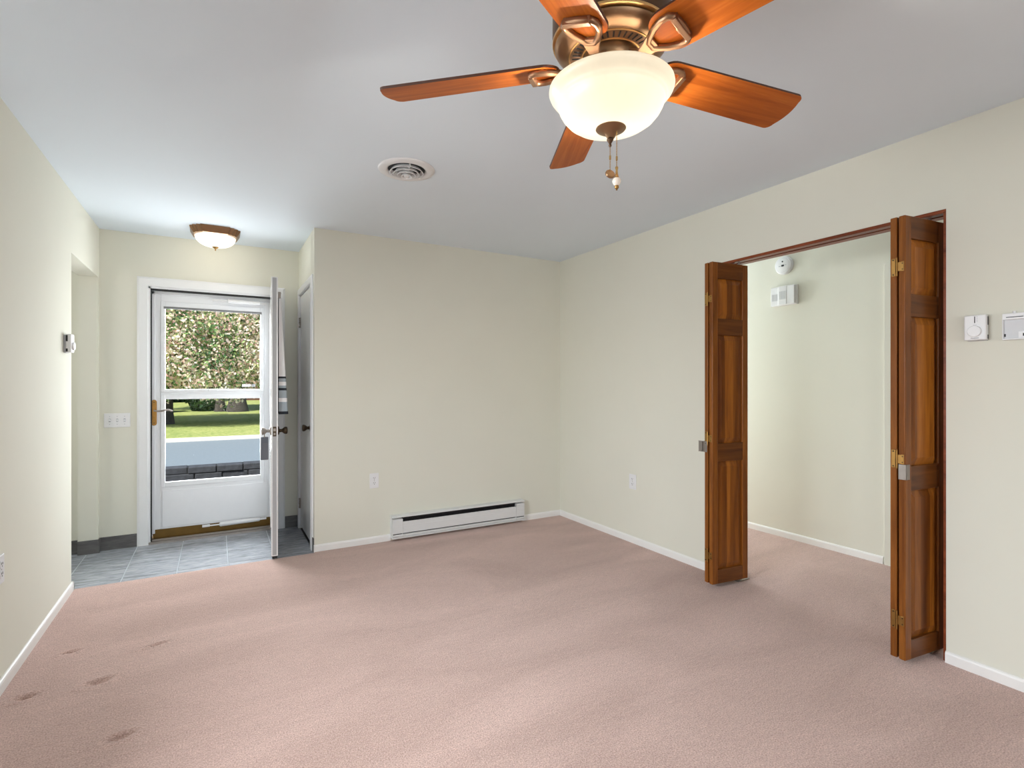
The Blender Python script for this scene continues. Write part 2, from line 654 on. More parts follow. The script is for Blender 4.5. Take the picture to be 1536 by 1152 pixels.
# kitchen side, seen only as a sliver through the foyer opening
struct(MB().box(-2.8, -2.7, 2.8, YF, -0.06, H), 'wall_kitchen_left', M['wall'])
struct(MB().box(-2.8, XL - T, 2.8, 2.9, -0.06, H), 'wall_kitchen_near', M['wall'])
# rear wall with an invented glass door opening, added to let light in
mb = MB()
mb.box(XL - T, -0.6, YR - 0.1, YR, -0.06, H)
mb.box(1.8, XR + T, YR - 0.1, YR, -0.06, H)
mb.box(-0.6, 1.8, YR - 0.1, YR, 2.1, H)
struct(mb, 'wall_rear', M['wall'])
mb = MB()
for a, b in ((-0.6, -0.55), (0.57, 0.63), (1.75, 1.8)):
    mb.box(a, b, YR - 0.06, YR - 0.02, 0.0, 2.1)
mb.box(-0.6, 1.8, YR - 0.06, YR - 0.02, 0.0, 0.05)
mb.box(-0.6, 1.8, YR - 0.06, YR - 0.02, 2.05, 2.1)
struct(mb, 'added_glass_door', M['white'], bevel=0.004)  # unseen door frame, added round the rear light opening
mb = MB()
for a, b in ((0.85, 0.9), (1.62, 1.68), (2.4, 2.45)):
    mb.box(XL - 0.08, XL - 0.03, a, b, 1.0, 1.85)
mb.box(XL - 0.08, XL - 0.03, 0.85, 2.45, 1.0, 1.05)
mb.box(XL - 0.08, XL - 0.03, 0.85, 2.45, 1.8, 1.85)
struct(mb, 'added_window', M['white'], bevel=0.004)  # invented window frame, out of view, added for the side light


# baseboards: rounded-top white strips
def board(mb, axis, c, sgn, a, b, h=0.052, t=0.012):
    prof = [(0, -0.01), (t, -0.01), (t, h - 0.012), (t * 0.75, h - 0.004), (t * 0.35, h), (0, h)]
    if axis == 'x':     # wall plane X = c, runs along Y
        mb.loft([[(c + sgn * p, s, z) for p, z in prof] for s in (a, b)])
    else:
        mb.loft([[(s, c + sgn * p, z) for p, z in prof] for s in (a, b)])


mb = MB()
board(mb, 'x', XL, 1, YR, KY0 + 0.012)
board(mb, 'y', KY0, 1, XL - 0.02, XL + 0.012)
struct(mb, 'baseboard_left', M['base_white'])
mb = MB()
board(mb, 'y', YB, -1, XC - 0.004, 1.222)
board(mb, 'y', YB, -1, 2.452, XR)
struct(mb, 'baseboard_back', M['base_white'])
mb = MB()
board(mb, 'x', XR, -1, YR, OY0)
board(mb, 'x', XR, -1, OY1, YB)
struct(mb, 'baseboard_right', M['base_white'])
mb = MB()
board(mb, 'x', XH, -1, 1.90, 4.6)
board(mb, 'x', XH, -1, -1.2, 1.02)
struct(mb, 'baseboard_hall', M['base_white'])
mb = MB()
mb.box(XL, -0.536, YF - 0.009, YF, -0.01, 0.098)
mb.box(0.528, XC, YF - 0.009, YF, -0.01, 0.098)
mb.box(XL - T, XL + 0.0, KY1 - 0.009, KY1, -0.01, 0.098)
mb.box(XL, XL + 0.009, KY1 - 0.009, YF - 0.009, -0.01, 0.098)
mb.box(-2.7, XL - T, YF - 0.009, YF, -0.01, 0.098)
mb.box(XC - 0.009, XC, YB + 0.002, 4.20, -0.01, 0.098)
struct(mb, 'baseboard_foyer', M['tile_base'], bevel=0.0015)

# hall door casing just inside the right edge of the opening
mb = MB()
mb.box(XH - 0.014, XH, 1.83, 1.892, -0.01, 2.10)
mb.box(XH - 0.014, XH, 1.02, 1.83, 2.04, 2.10)
mb.box(XH - 0.005, XH, 1.08, 1.83, 0, 2.04)
struct(mb, 'door_4', M['wall'], bevel=0.004)


# ------------------------------------------------------------------ front doorway
def casing(mb, plane, c, sgn, a0, a1, z1, w=0.074, t=0.016, z0=-0.005):
    """flat moulded casing round an opening a0..a1, up to z1, on plane X=c or Y=c"""
    prof = [(0, 0), (0, t * 0.7), (0.006, t), (w * 0.8, t), (w, t * 0.55), (w, 0)]   # outward distance, thickness

    def P(a, n, z):
        return (a, c + sgn * n, z) if plane == 'y' else (c + sgn * n, a, z)
    mb.loft([[P(a0 - d, n, z0) for d, n in prof], [P(a0 - d, n, z1 + d) for d, n in prof],
             [P(a1 + d, n, z1 + d) for d, n in prof], [P(a1 + d, n, z0) for d, n in prof]])


mb = MB()
casing(mb, 'y', YF, -1, DX0, DX1, DZ)
mb.box(DX0, DX0 + 0.012, YF, YF + 0.15, 0.0, DZ)
mb.box(DX1 - 0.012, DX1, YF, YF + 0.15, 0.0, DZ)
mb.box(DX0, DX1, YF, YF + 0.15, DZ - 0.012, DZ)
d1 = struct(mb, 'door_1', M['white'])
mb = MB()
mb.box(DX0 + 0.012, DX0 + 0.02, YF + 0.004, YF + 0.03, 0.02, DZ - 0.012)
mb.box(DX0 + 0.012, DX1 - 0.012, YF + 0.004, YF + 0.028, DZ - 0.026, DZ - 0.012)
mb.build('weatherstrip', M['rubber'], d1)
MB().box(DX0, DX1, YF - 0.008, YF + 0.02, -0.01, 0.014).box(DX0 + 0.02, DX1 - 0.02, YF + 0.02, YF + 0.034, 0.0, 0.028).build('threshold', M['steel'], d1, bevel=0.003)
MB().box(DX0 + 0.012, DX1 - 0.012, YF + 0.034, YF + 0.13, 0.0, 0.03).build('sill', M['brass_dull'], d1)

# storm door -----------------------------------------------------
SX0, SX1, SY, SZ0, SZ1 = -0.436, 0.425, 5.03, 0.038, 2.0
sd_ = thing('storm_door', 'closed white storm door with two glass panes in the front doorway', 'storm door', (0, SY, 0))
mb = MB()                                   # fixed outer rails seen as a stepped frame
GX0, GX1 = -0.356, 0.335                    # glass edges
mb.box(SX0, GX0 - 0.03, 0, 0.035, SZ0 + 0.06, SZ1)
mb.box(GX1 + 0.03, SX1, 0, 0.035, SZ0 + 0.06, SZ1)
mb.box(GX0 - 0.03, GX1 + 0.03, 0, 0.035, 1.925, SZ1)
mb.box(GX0 - 0.03, GX1 + 0.03, 0.004, 0.035, 1.172, 1.203)
mb.box(GX0 - 0.03, GX1 + 0.03, 0, 0.035, SZ0 + 0.06, 0.435)
mb.box(SX0 - 0.012, SX0 + 0.012, -0.008, 0.035, SZ0 + 0.03, SZ1 + 0.004)
mb.box(SX0 - 0.012, SX1, -0.008, 0.035, SZ1 - 0.02, SZ1 + 0.006)
mb.build('frame', M['alu'], sd_, bevel=0.003)
mb = MB()                                   # inner sash frames
for z0, z1, bt, tt in ((1.2, 1.925, 0.020, 0.05), (0.435, 1.175, 0.037, 0.035)):
    mb.box(GX0 - 0.03, GX0, -0.006, 0.03, z0, z1)
    mb.box(GX1, GX1 + 0.03, -0.006, 0.03, z0, z1)
    mb.box(GX0, GX1, -0.006, 0.03, z1 - tt, z1)
    mb.box(GX0, GX1, -0.006, 0.03, z0, z0 + bt)
mb.box(GX0 + 0.3, GX0 + 0.37, -0.014, -0.004, 1.2, 1.222)
mb.build('sash', M['alu'], sd_, bevel=0.003)
MB().box(GX0 - 0.01, GX1 + 0.01, -0.009, -0.004, 1.868, 1.886).build('track', M['track_grey'], sd_)
MB().box(GX0 - 0.005, GX1 + 0.005, 0.010, 0.014, 1.215, 1.885).build('glass_pane', M['glass'], sd_)
MB().box(GX0 - 0.005, GX1 + 0.005, 0.010, 0.014, 0.465, 1.145).build('glass_pane', M['glass'], sd_)
MB().box(SX0 + 0.06, SX1 - 0.03, -0.004, 0.002, 0.112, 0.405).build('kick_panel', M['alu'], sd_, bevel=0.003)
MB().box(SX0, SX1, 0.004, 0.03, 0.03, 0.1).build('door_sweep', M['brass_dull'], sd_, bevel=0.002)
MB().box(0.195, 0.262, 0.002, 0.009, 1.238, 1.262).build('warning_sticker', M['plastic'], sd_)
MB().box(0.268, 0.296, 0.002, 0.009, 1.238, 1.262).build('warning_sticker', M['plastic_grey'], sd_)
mb = MB()
pl = []
for i in range(13):
    a = math.pi * i / 12
    pl.append((0.018 * math.cos(a), 0.085 + 0.018 * math.sin(a)))
for i in range(13):
    a = math.pi + math.pi * i / 12
    pl.append((0.018 * math.cos(a), -0.085 + 0.018 * math.sin(a)))
mb.poly(pl, 0, 0.008, Matrix.Translation((-0.429, -0.008, 1.034)) @ Matrix.Rotation(R(90), 4, 'X'))
mb.cyl((-0.429, -0.014, 0.995), (-0.429, -0.022, 0.995), 0.009)
hp = mb.build('handle_plate', M['brass'], sd_, bevel=0.002)
for zz_ in (0.952, 1.118):
    MB().cyl((-0.429, -0.0155, zz_), (-0.429, -0.018, zz_), 0.004, seg=10).build('screw', M['bronze_knob'], hp)
mb = MB()
mb.cyl((-0.429, -0.014, 1.052), (-0.429, -0.05, 1.052), 0.010)
hw = mb.build('lever_boss', M['brass'], hp, smooth=True)
mb = MB()
mb.tube([(-0.429, -0.05, 1.052), (-0.40, -0.054, 1.047), (-0.375, -0.054, 1.049), (-0.35, -0.052, 1.055), (-0.325, -0.05, 1.054), (-0.305, -0.048, 1.044)],
        0.006, 0.007, 10)
mb.build('lever', M['steel'], hp, smooth=True)


def closer(x0, x1, z0, z1, nm):
    """pneumatic closer: thin rod, fat cylinder, end bracket"""
    mb = MB()
    q = 0.36
    xm, zm = x0 + (x1 - x0) * 0.24, z0 + (z1 - z0) * 0.24
    mb.cyl((x0, -0.02, z0), (xm, -0.03, zm), 0.006, seg=12)
    mb.box(x0 - 0.025, x0 + 0.03, -0.026, -0.002, z0 - 0.008, z0 + 0.008)
    mb.lathe([(0, 0), (0.008, 0), (0.018, 0.03), (0.018, 0.97), (0.012, 1.0), (0, 1.0)], 16,
             Matrix.Translation((xm, -0.03, zm)) @ (Vector((x1 - xm, 0, z1 - zm))).to_track_quat('Z', 'Y').to_matrix().to_4x4()
             @ Matrix.Diagonal((1, 1, math.hypot(x1 - xm, z1 - zm), 1)))
    mb.box(x1 - 0.005, x1 + 0.05, -0.034, -0.022, z1 - 0.007, z1 + 0.007)
    return mb.build(nm, M['plastic'], sd_, smooth=True, angle=40)


closer(0.0, 0.33, 1.962, 1.957, 'door_closer')
closer(-0.075, 0.33, 0.087, 0.096, 'door_closer')

# open front door ------------------------------------------------
A = Vector((0.345, 4.108))                  # latch corner of the street face
Bc = Vector((0.389, 4.114))                 # latch corner of the room face
dirv = (Vector((0.452, 4.975)) - Bc).normalized()
ang = math.atan2(dirv.y, dirv.x)
fd = thing('front_door', 'white front door standing open edge-on beside the storm door', 'door', (Bc.x, Bc.y, 0), ang)
DL = (Vector((0.452, 4.975)) - Bc).length
mb = MB()
mb.box(0, DL, 0.0, 0.044, 0.022, 2.035)
for z0, z1 in ((0.2, 0.78), (1.0, 1.88)):
    for a, b in ((0.12, DL / 2 - 0.04), (DL / 2 + 0.04, DL - 0.12)):
        for y in (0.044, -0.004):
            mb.box(a, b, y, y + 0.004, z0, z1)
leafo = mb.build('leaf', M['enamel'], fd, bevel=0.003)
MB().box(0.005, DL - 0.01, 0.006, 0.038, 0.004, 0.024).build('door_sweep', M['rubber'], fd)
MB().box(-0.0008, 0.001, 0.009, 0.036, 0.03, 2.03).build('edge_strip', M['edge_grey'], fd)
mb = MB().box(-0.002, 0.0008, 0.010, 0.034, 0.885, 0.955)
lp = mb.build('latch_plate', M['bronze_knob'], fd, bevel=0.001)
MB().box(-0.004, -0.001, 0.014, 0.030, 0.922, 0.942).box(-0.004, -0.001, 0.016, 0.028, 0.895, 0.91).build('latch_bolt', M['steel'], lp)


def knob_mesh(base, axis, mat_knob, parent, nm='knob'):
    """tulip door knob whose rose sits at base, pointing along axis"""
    mb = MB()
    m = Matrix.Translation(base) @ Vector(axis).to_track_quat('Z', 'Y').to_matrix().to_4x4()
    mb.lathe([(0, 0), (0.032, 0), (0.032, 0.004), (0.027, 0.009), (0.013, 0.012), (0.011, 0.026), (0.014, 0.031),
              (0.024, 0.043), (0.027, 0.054), (0.026, 0.062), (0.018, 0.066), (0.008, 0.067), (0, 0.067)], 28, m)
    return mb.build(nm, mat_knob, parent, smooth=True, angle=50)


knob_mesh((0.06, 0.044, 0.921), (0, 1, 0), M['steel'], fd)
knob_mesh((0.06, 0.0, 0.921), (0, -1, 0), M['bronze_knob'], fd)
for z in (0.25, 1.0, 1.8):
    MB().cyl((DL - 0.002, -0.005, z - 0.045), (DL - 0.002, -0.005, z + 0.045), 0.006, seg=10).build('hinge', M['bronze_knob'], fd)


def fdw(x, y, z):
    v = Matrix.Rotation(ang, 3, 'Z') @ Vector((x, y, 0))
    return (Bc.x + v.x, Bc.y + v.y, z)


# grey key lockbox hanging from the street-side knob
lb = thing('lockbox', 'grey key lockbox hanging from the outer knob of the open front door', 'lockbox', fdw(0.06, 0.088, 0.715), ang)
mb = MB()
mb.poly([(-0.03, 0), (0.03, 0), (0.034, 0.125), (0.012, 0.165), (-0.012, 0.165), (-0.034, 0.125)], -0.026, 0.026,
        Matrix.Rotation(R(90), 4, 'X') @ Matrix.Rotation(R(0), 4, 'Z'))
mb.build('body', M['lockbox'], lb, bevel=0.006, seg=3)
mb = MB()
mb.tube([(-0.011, 0, 0.155)] + [(-0.02 * math.cos(a), 0, 0.198 + 0.022 * math.sin(a)) for a in np.linspace(0, math.pi, 9)] + [(0.011, 0, 0.155)], 0.004, seg=8)
mb.build('shackle', M['steel'], lb, smooth=True)

# cloth panel hanging on the room side of that door
ct = thing('door_curtain', 'white cloth with grey banded hem hanging on the open front door', 'curtain', fdw(0.0, 0.0, 1.04), ang)
NX, NZ = 40, 36
mb = MB()
zs = np.linspace(0.0, 0.885, NZ)


def cloth(x, z):
    fz = 1 - z / 0.885
    amp = 0.004 + 0.016 * fz
    return -(0.012 + 0.020 * fz + amp * (1 + math.sin(x * 44 + 0.6)))


front, back = [], []
for j, z in enumerate(zs):
    front.append([mb.bm.verts.new((0.06 + 0.7 * i / (NX - 1), cloth(0.7 * i / (NX - 1), z), z)) for i in range(NX)])
    back.append([mb.bm.verts.new((0.06 + 0.7 * i / (NX - 1), -0.007, z)) for i in range(NX)])
for g in (front, back):
    for j in range(NZ - 1):
        for i in range(NX - 1):
            mb.bm.faces.new((g[j][i], g[j][i + 1], g[j + 1][i + 1], g[j + 1][i])).smooth = True
for j in range(NZ - 1):
    for i in (0, NX - 1):
        mb.bm.faces.new((front[j][i], back[j][i], back[j + 1][i], front[j + 1][i]))
for i in range(NX - 1):
    for j in (0, NZ - 1):
        mb.bm.faces.new((front[j][i], front[j][i + 1], back[j][i + 1], back[j][i]))
k = NT('banded_cloth').set(0.9, 0, 0.1)
sep = k.add('ShaderNodeSeparateXYZ')
k.link(k.coords(), sep.inputs[0])
W_, G_, D_ = srgb(236, 236, 238), srgb(166, 176, 184), srgb(52, 56, 62)
mr = k.add('ShaderNodeMapRange')
mr.inputs['From Max'].default_value = 0.9
k.link(sep.outputs[2], mr.inputs[0])
rp = k.add('ShaderNodeValToRGB')
rp.color_ramp.interpolation = 'CONSTANT'
stops = [(0.0, D_), (0.02, G_), (0.10, W_), (0.13, G_), (0.195, D_), (0.212, G_), (0.232, W_), (0.262, G_), (0.292, D_), (0.308, W_)]
el = rp.color_ramp.elements
while len(el) < len(stops):
    el.new(0.5)
for e, (p, c) in zip(el, stops):
    e.position, e.color = p, c
k.link(mr.outputs[0], rp.inputs[0])
k.base(rp.outputs[0])
M['cloth'] = k.m
mb.build('cloth', M['cloth'], ct)
mb = MB()
mb.cyl((0.03, -0.016, 0.885), (0.80, -0.016, 0.885), 0.006, seg=12)
for x in (0.045, 0.785):
    mb.box(x - 0.008, x + 0.008, -0.02, 0.0, 0.85, 0.895)
mb.build('rod', M['steel'], ct, smooth=True)

# closet door ----------------------------------------------------
mb = MB()
casing(mb, 'x', XC, -1, CY0, CY1, CZ, w=0.064, t=0.016)
mb.box(XC, XC + 0.1, CY0, CY0 + 0.004, 0, CZ)
mb.box(XC, XC + 0.1, CY1 - 0.004, CY1, 0, CZ)
mb.box(XC, XC + 0.1, CY0, CY1, CZ - 0.004, CZ)
struct(mb, 'door_2', M['white'])
cd_ = thing('closet_door', 'closed white flush closet door in the foyer side wall', 'door', (XC, CY0, 0))
CL = CY1 - CY0
MB().box(0.002, 0.037, 0.007, CL - 0.007, 0.022, CZ - 0.008).build('leaf', M['enamel'], cd_, bevel=0.002)
knob_mesh((0.002, 0.062, 0.921), (-1, 0, 0), M['bronze_knob'], cd_)
for z in (0.22, 1.80):
    mb = MB()
    for q in range(5):
        mb.cyl((-0.004, CL - 0.004, z - 0.045 + q * 0.018), (-0.004, CL - 0.004, z - 0.029 + q * 0.018), 0.006 if q % 2 else 0.0075, seg=12)
    mb.box(0.0, 0.002, CL - 0.03, CL - 0.004, z - 0.045, z + 0.045)
    mb.build('hinge', M['steel'], cd_)
# added dark panel standing in for the closet's shade under the door
struct(MB().box(XC + 0.102, XC + 0.11, CY0 - 0.05, CY1 + 0.05, -0.01, 0.3), 'closet_shade_panel', M['dark'])

# ------------------------------------------------------------------ bifold doors in the right wall
mb = MB()
mb.box(XR + 0.002, XR + 0.012, OY0, OY1, OZ - 0.012, OZ)
mb.box(XR + 0.004, XR + 0.05, OY0, OY1, OZ - 0.016, OZ)
mb.box(XR + 0.068, XR + T, OY0, OY1, OZ - 0.016, OZ)
mb.box(XR + 0.004, XR + T, OY0 - 0.0, OY0 + 0.012, 0.0, OZ)
mb.box(XR + 0.004, XR + T, OY1 - 0.012, OY1, 0.0, OZ)
d3 = struct(mb, 'door_3', M['lining'], bevel=0.001)
MB().box(XR + 0.05, XR + 0.068, OY0, OY1, OZ - 0.006, OZ - 0.001).build('track', M['dark'], d3)

LW, LT, LZ0, LZ1 = 0.297, 0.028, 0.025, 2.018
RAILS = [(LZ0, 0.112), (0.782, 0.893), (1.566, 1.668), (1.918, LZ1)]
FIELDS = [(0.112, 0.782), (0.893, 1.566), (1.668, 1.918)]


def bifold_leaf(parent, ox, oy, rz):
    """leaf with its outer edge at (ox, oy), running +X; y 0..LT"""
    S = 0.046
    mb = MB()
    mb.box(0, S, 0, LT, LZ0, LZ1)
    mb.box(LW - S, LW, 0, LT, LZ0, LZ1)
    leaf = mb.build('door_leaf', M['bifold'], parent, (ox, oy, 0), (0, 0, rz), bevel=0.004)
    for z0, z1 in RAILS:
        MB().box(S - 0.004, LW - S + 0.004, 0.001, LT - 0.001, z0, z1).build('rail', M['bifold_rail'], leaf, bevel=0.0025)
    for z0, z1 in FIELDS:
        mb = MB()
        a, b = S - 0.003, LW - S + 0.003
        for (y_in, y_out) in ((LT * 0.5, 0.006), (LT * 0.5, LT - 0.006)):
            g = 0.007
            e = 0.034
            y_out = 0.0035 if y_out < y_in else LT - 0.0035
            yb_ = y_out + (0.0085 if y_out < y_in else -0.0085)
            ring = lambda m_, yy: [(a + m_, yy, z0 + m_), (b - m_, yy, z0 + m_), (b - m_, yy, z1 - m_), (a + m_, yy, z1 - m_)]
            mb.loft([ring(0, y_in), ring(0, yb_ + (0.001 if y_out < y_in else -0.001)), ring(g, yb_), ring(e - 0.004, y_out + (0.0015 if y_out < y_in else -0.0015)), ring(e, y_out)])
        mb.build('raised_panel', M['bifold_panel'], leaf)
    return leaf


def bifold_pair(label, loc, near_rz, far_rz, gap, group, near_is_front):
    """two leaves folded together; loc = outer edge of the leaf that faces the camera"""
    t = thing('bifold_door', label, 'bifold door', loc, 0, group)
    bifold_leaf(t, 0, 0, near_rz)
    bifold_leaf(t, 0.004, LT + gap, far_rz)
    for z in (0.20, 0.925, 1.79):
        mb = MB()
        mb.box(-0.0025, 0.0, 0.004, 0.016, z - 0.022, z + 0.022)
        mb.box(-0.0005, 0.0035, LT + gap + 0.004, LT + gap + 0.02, z - 0.04, z + 0.04)
        mb.cyl((-0.005, LT + gap * 0.5, z - 0.042), (-0.005, LT + gap * 0.5, z + 0.042), 0.004, seg=10)
        mb.box(-0.003, 0.001, 0.006, LT + gap * 0.5, z - 0.020, z + 0.020)
        h = mb.build('hinge', M['brass'], t, bevel=0.0006)
        for zq, yq in ((z - 0.033, LT + gap + 0.012), (z + 0.033, LT + gap + 0.012), (z - 0.013, 0.010), (z + 0.013, 0.010)):
            MB().cyl((-0.0005, yq, zq), (-0.0035, yq, zq), 0.0028, seg=8).build('screw', M['bronze_knob'], h)
    mb = MB()
    mb.box(LW - 0.055, LW - 0.02, 0.006, 0.022, 0.0, LZ0 + 0.004)
    mb.box(LW - 0.06, LW + 0.05, -0.004, 0.03, -0.003, 0.006)
    mb.build('floor_bracket', M['steel'], t)
    mb = MB()
    mb.cyl((LW - 0.03, LT / 2, LZ1 - 0.01), (LW - 0.03, LT / 2, OZ - 0.004), 0.006, seg=10)
    mb.cyl((LW - 0.03, LT * 1.5 + gap, LZ1 - 0.01), (LW - 0.03, LT * 1.5 + gap, OZ - 0.004), 0.006, seg=10)
    mb.build('pivot_pin', M['steel'], t)
    return t


# left pair: camera-side leaf outer edge at (2.657, 2.185)
a1 = math.atan2(2.152 - 2.183, 0.294)
a2 = math.atan2(2.185 - 2.218, 0.294)
bl = bifold_pair('folded wooden bifold door on the heater side of the hall opening', (2.657, 2.186, 0), a1, a2, 0.010,
                 'bifold doors of the hall opening', True)
br = bifold_pair('folded wooden bifold door on the thermostat side of the hall opening', (2.673, 1.160, 0), R(-6.2), R(-4.0), 0.007,
                 'bifold doors of the hall opening', True)
for t, yy, z in ((bl, LT + 0.010, 0.872), (br, 0.0, 0.868)):
    mb = MB()
    mb.box(-0.003, -0.0005, yy + 0.002, yy + 0.026, z - 0.034, z + 0.034)
    if t is bl:
        mb.box(-0.003, 0.028, yy + LT + 0.001, yy + LT + 0.004, z - 0.034, z + 0.034)
        mb.box(-0.003, 0.0, yy + LT - 0.002, yy + LT + 0.040, z - 0.034, z - 0.031)
        mb.box(-0.003, 0.0, yy + LT - 0.002, yy + LT + 0.040, z + 0.031, z + 0.034)
        mb.box(-0.003, 0.012, yy + LT + 0.012, yy + LT + 0.038, z - 0.032, z + 0.032)
    else:
        mb.box(0.004, 0.030, yy - 0.006, yy - 0.001, z - 0.034, z + 0.034)
        mb.box(-0.003, 0.006, yy - 0.004, yy + 0.003, z - 0.034, z + 0.034)
    mb.build('aligner_plate', M['steel'], t, bevel=0.001)

# ------------------------------------------------------------------ ceiling fan
FC = Vector((0.9275, 1.0948))
fan = thing('ceiling_fan', 'bronze ceiling fan with five cherry wood blades and a lit bowl', 'ceiling fan', (FC.x, FC.y, H))


def fz(z):
    return z - H


def fprof(pp):
    return [(r, fz(z)) for r, z in pp]


MB().lathe(fprof([(0.0, 2.44), (0.150, 2.44), (0.155, 2.43), (0.154, 2.30), (0.157, 2.26), (0.157, 2.190), (0.152, 2.184), (0.0, 2.184)]), 64).build(
    'motor_housing', M['bronze_dark'], fan, smooth=True, angle=40)
MB().lathe(fprof([(0.120, 2.190), (0.1555, 2.190), (0.1575, 2.186), (0.1565, 2.182), (0.151, 2.180), (0.120, 2.180)]), 64, closed=True).build(
    'trim_ring', M['gold_line'], fan, smooth=True, angle=50)
MB().lathe(fprof([(0.06, 2.178), (0.147, 2.178), (0.151, 2.174), (0.149, 2.168), (0.138, 2.158), (0.122, 2.150), (0.1135, 2.147), (0.06, 2.147)]), 64, closed=True).build(
    'lower_housing', M['bronze'], fan, smooth=True, angle=40)
mb = MB()
mb.lathe(fprof([(0.1125, 2.149), (0.1135, 2.1455), (0.1105, 2.1445), (0.1095, 2.147)]), 64, closed=True)
mb.lathe(fprof([(0.0785, 2.149), (0.0795, 2.1445), (0.0765, 2.1435), (0.0755, 2.147)]), 64, closed=True)
vr = mb.build('vent_ring', M['gold_line'], fan, smooth=True)
MB().lathe(fprof([(0.0765, 2.1475), (0.1110, 2.1475), (0.1110, 2.1465), (0.0765, 2.1455)]), 64, closed=True).build('vent_band', M['iron'], vr, smooth=True)
mb = MB()
for i in range(40):
    m = Matrix.Rotation(2 * math.pi * i / 40, 4, 'Z')
    mb.box(0.083, 0.104, -0.0022, 0.0022, fz(2.1445), fz(2.1485), m)
mb.build('vent_slots', M['dark'], vr, bevel=0.0012)
MB().lathe(fprof([(0.0, 2.15), (0.070, 2.15), (0.073, 2.146), (0.073, 2.124), (0.068, 2.116), (0.05, 2.112), (0.048, 2.095), (0.062, 2.086), (0.066, 2.080), (0.066, 2.068), (0, 2.068)]), 48).build(
    'hub', M['bronze'], fan, smooth=True, angle=40)
MB().lathe(fprof([(0, 2.078), (0.09, 2.076), (0.105, 2.070), (0.106, 2.058), (0.100, 2.056), (0.098, 2.066), (0, 2.068)]), 48).build(
    'light_fitter', M['bronze'], fan, smooth=True, angle=40)
# frosted bowl, open at the top
outer = [(0.158, 2.061), (0.1655, 2.058), (0.1665, 2.053), (0.1635, 2.045), (0.157, 2.037), (0.150, 2.031), (0.1475, 2.026), (0.1455, 2.0225),
         (0.1425, 2.0195), (0.1415, 2.016), (0.1385, 2.006), (0.131, 1.992), (0.119, 1.978), (0.102, 1.966), (0.080, 1.958), (0.055, 1.953), (0.03, 1.9515)]
lip = [(0.160, 2.0565), (0.1575, 2.0575)]
MB().lathe(fprof(lip + outer + [(0.012, 1.951)]), 72).build('glass_bowl', M['fan_glass'], fan, smooth=True, angle=60)
MB().lathe(fprof([(0, 1.962), (0.03, 1.958), (0.040, 1.9545), (0.0405, 1.951), (0.038, 1.948), (0.025, 1.942), (0.014, 1.934), (0.011, 1.928), (0.009, 1.926),
                  (0, 1.926)]), 40).build('finial', M['bronze'], fan, smooth=True, angle=45)
# blades
BZ, BR, TH0, PIT = 2.1241, 0.66, 137.13, -14.44


def blade_outline():
    pts = []
    r0, r1 = 0.138, BR + 0.004
    w0, w1 = 0.062, 0.0705
    # root: rounded
    for i in range(15):
        a = math.pi / 2 + math.pi * i / 14
        pts.append((r0 + 0.05 + 0.05 * math.cos(a), w0 * (abs(math.sin(a)) ** 0.75) * (1 if math.sin(a) >= 0 else -1)))
    # tip: softly rounded corners, gentle bow
    cr = 0.022
    tip = []
    for i in range(7):
        a = -math.pi / 2 + (math.pi / 2) * i / 6
        tip.append((r1 - 0.010 - cr + cr * math.cos(a), -w1 + cr + cr * math.sin(a)))
    for i in range(1, 6):
        q = i / 6
        y = (-w1 + cr) + (2 * w1 - 2 * cr) * q
        tip.append((r1 - 0.010 + 0.010 * (1 - (2 * q - 1) ** 2), y))
    for i in range(7):
        a = (math.pi / 2) * i / 6
        tip.append((r1 - 0.010 - cr + cr * math.cos(a), w1 - cr + cr * math.sin(a)))
    return pts + tip


BO = blade_outline()
for kb in range(5):
    th = R(TH0 - 72 * kb)
    mb = MB()
    mb.poly(BO, -0.0015, 0.0055)
    for f in mb.bm.faces:
        f.normal_update()
        if abs(f.normal.z) < 0.5:
            f.material_index = 1
    bl_ = mb.build('blade', [M['blade'], M['blade_edge']], fan, (0, 0, fz(BZ)), (R(PIT), 0, th))
    # blade iron: neck from the hub, D-shaped loop under the blade
    mb = MB()
    loop = [(0.128, 0.010), (0.140, 0.021), (0.160, 0.034), (0.185, 0.043), (0.203, 0.043), (0.2125, 0.036), (0.217, 0.018), (0.2185, 0.0),
            (0.217, -0.018), (0.2125, -0.036), (0.203, -0.043), (0.185, -0.043), (0.160, -0.034), (0.140, -0.021), (0.128, -0.010)]
    mb.tube([(x, y, -0.0085) for x, y in loop], 0.0085, 0.0095, 8, closed=True)
    mb.box(0.2075, 0.222, -0.036, 0.036, -0.0195, -0.001)
    rings = []
    for r_, hw_, z_, th_ in ((0.060, 0.016, -0.004, 0.009), (0.075, 0.015, -0.005, 0.009), (0.088, 0.014, -0.012, 0.009), (0.103, 0.0145, -0.020, 0.008),
                             (0.116, 0.018, -0.0155, 0.007), (0.128, 0.024, -0.010, 0.0065), (0.142, 0.029, -0.0085, 0.006)):
        rings.append([(r_, -hw_, z_ - th_ * 0.6), (r_, hw_, z_ - th_ * 0.6), (r_, hw_ * 1.02, z_ + th_ * 0.5), (r_, -hw_ * 1.02, z_ + th_ * 0.5)])
    mb.loft(rings)
    mb.box(0.204, 0.212, -0.008, 0.008, -0.018, -0.006)
    mb.build('blade_iron', M['iron'], fan, (0, 0, fz(BZ)), (R(PIT), 0, th), smooth=True, angle=40, bevel=0.0015)


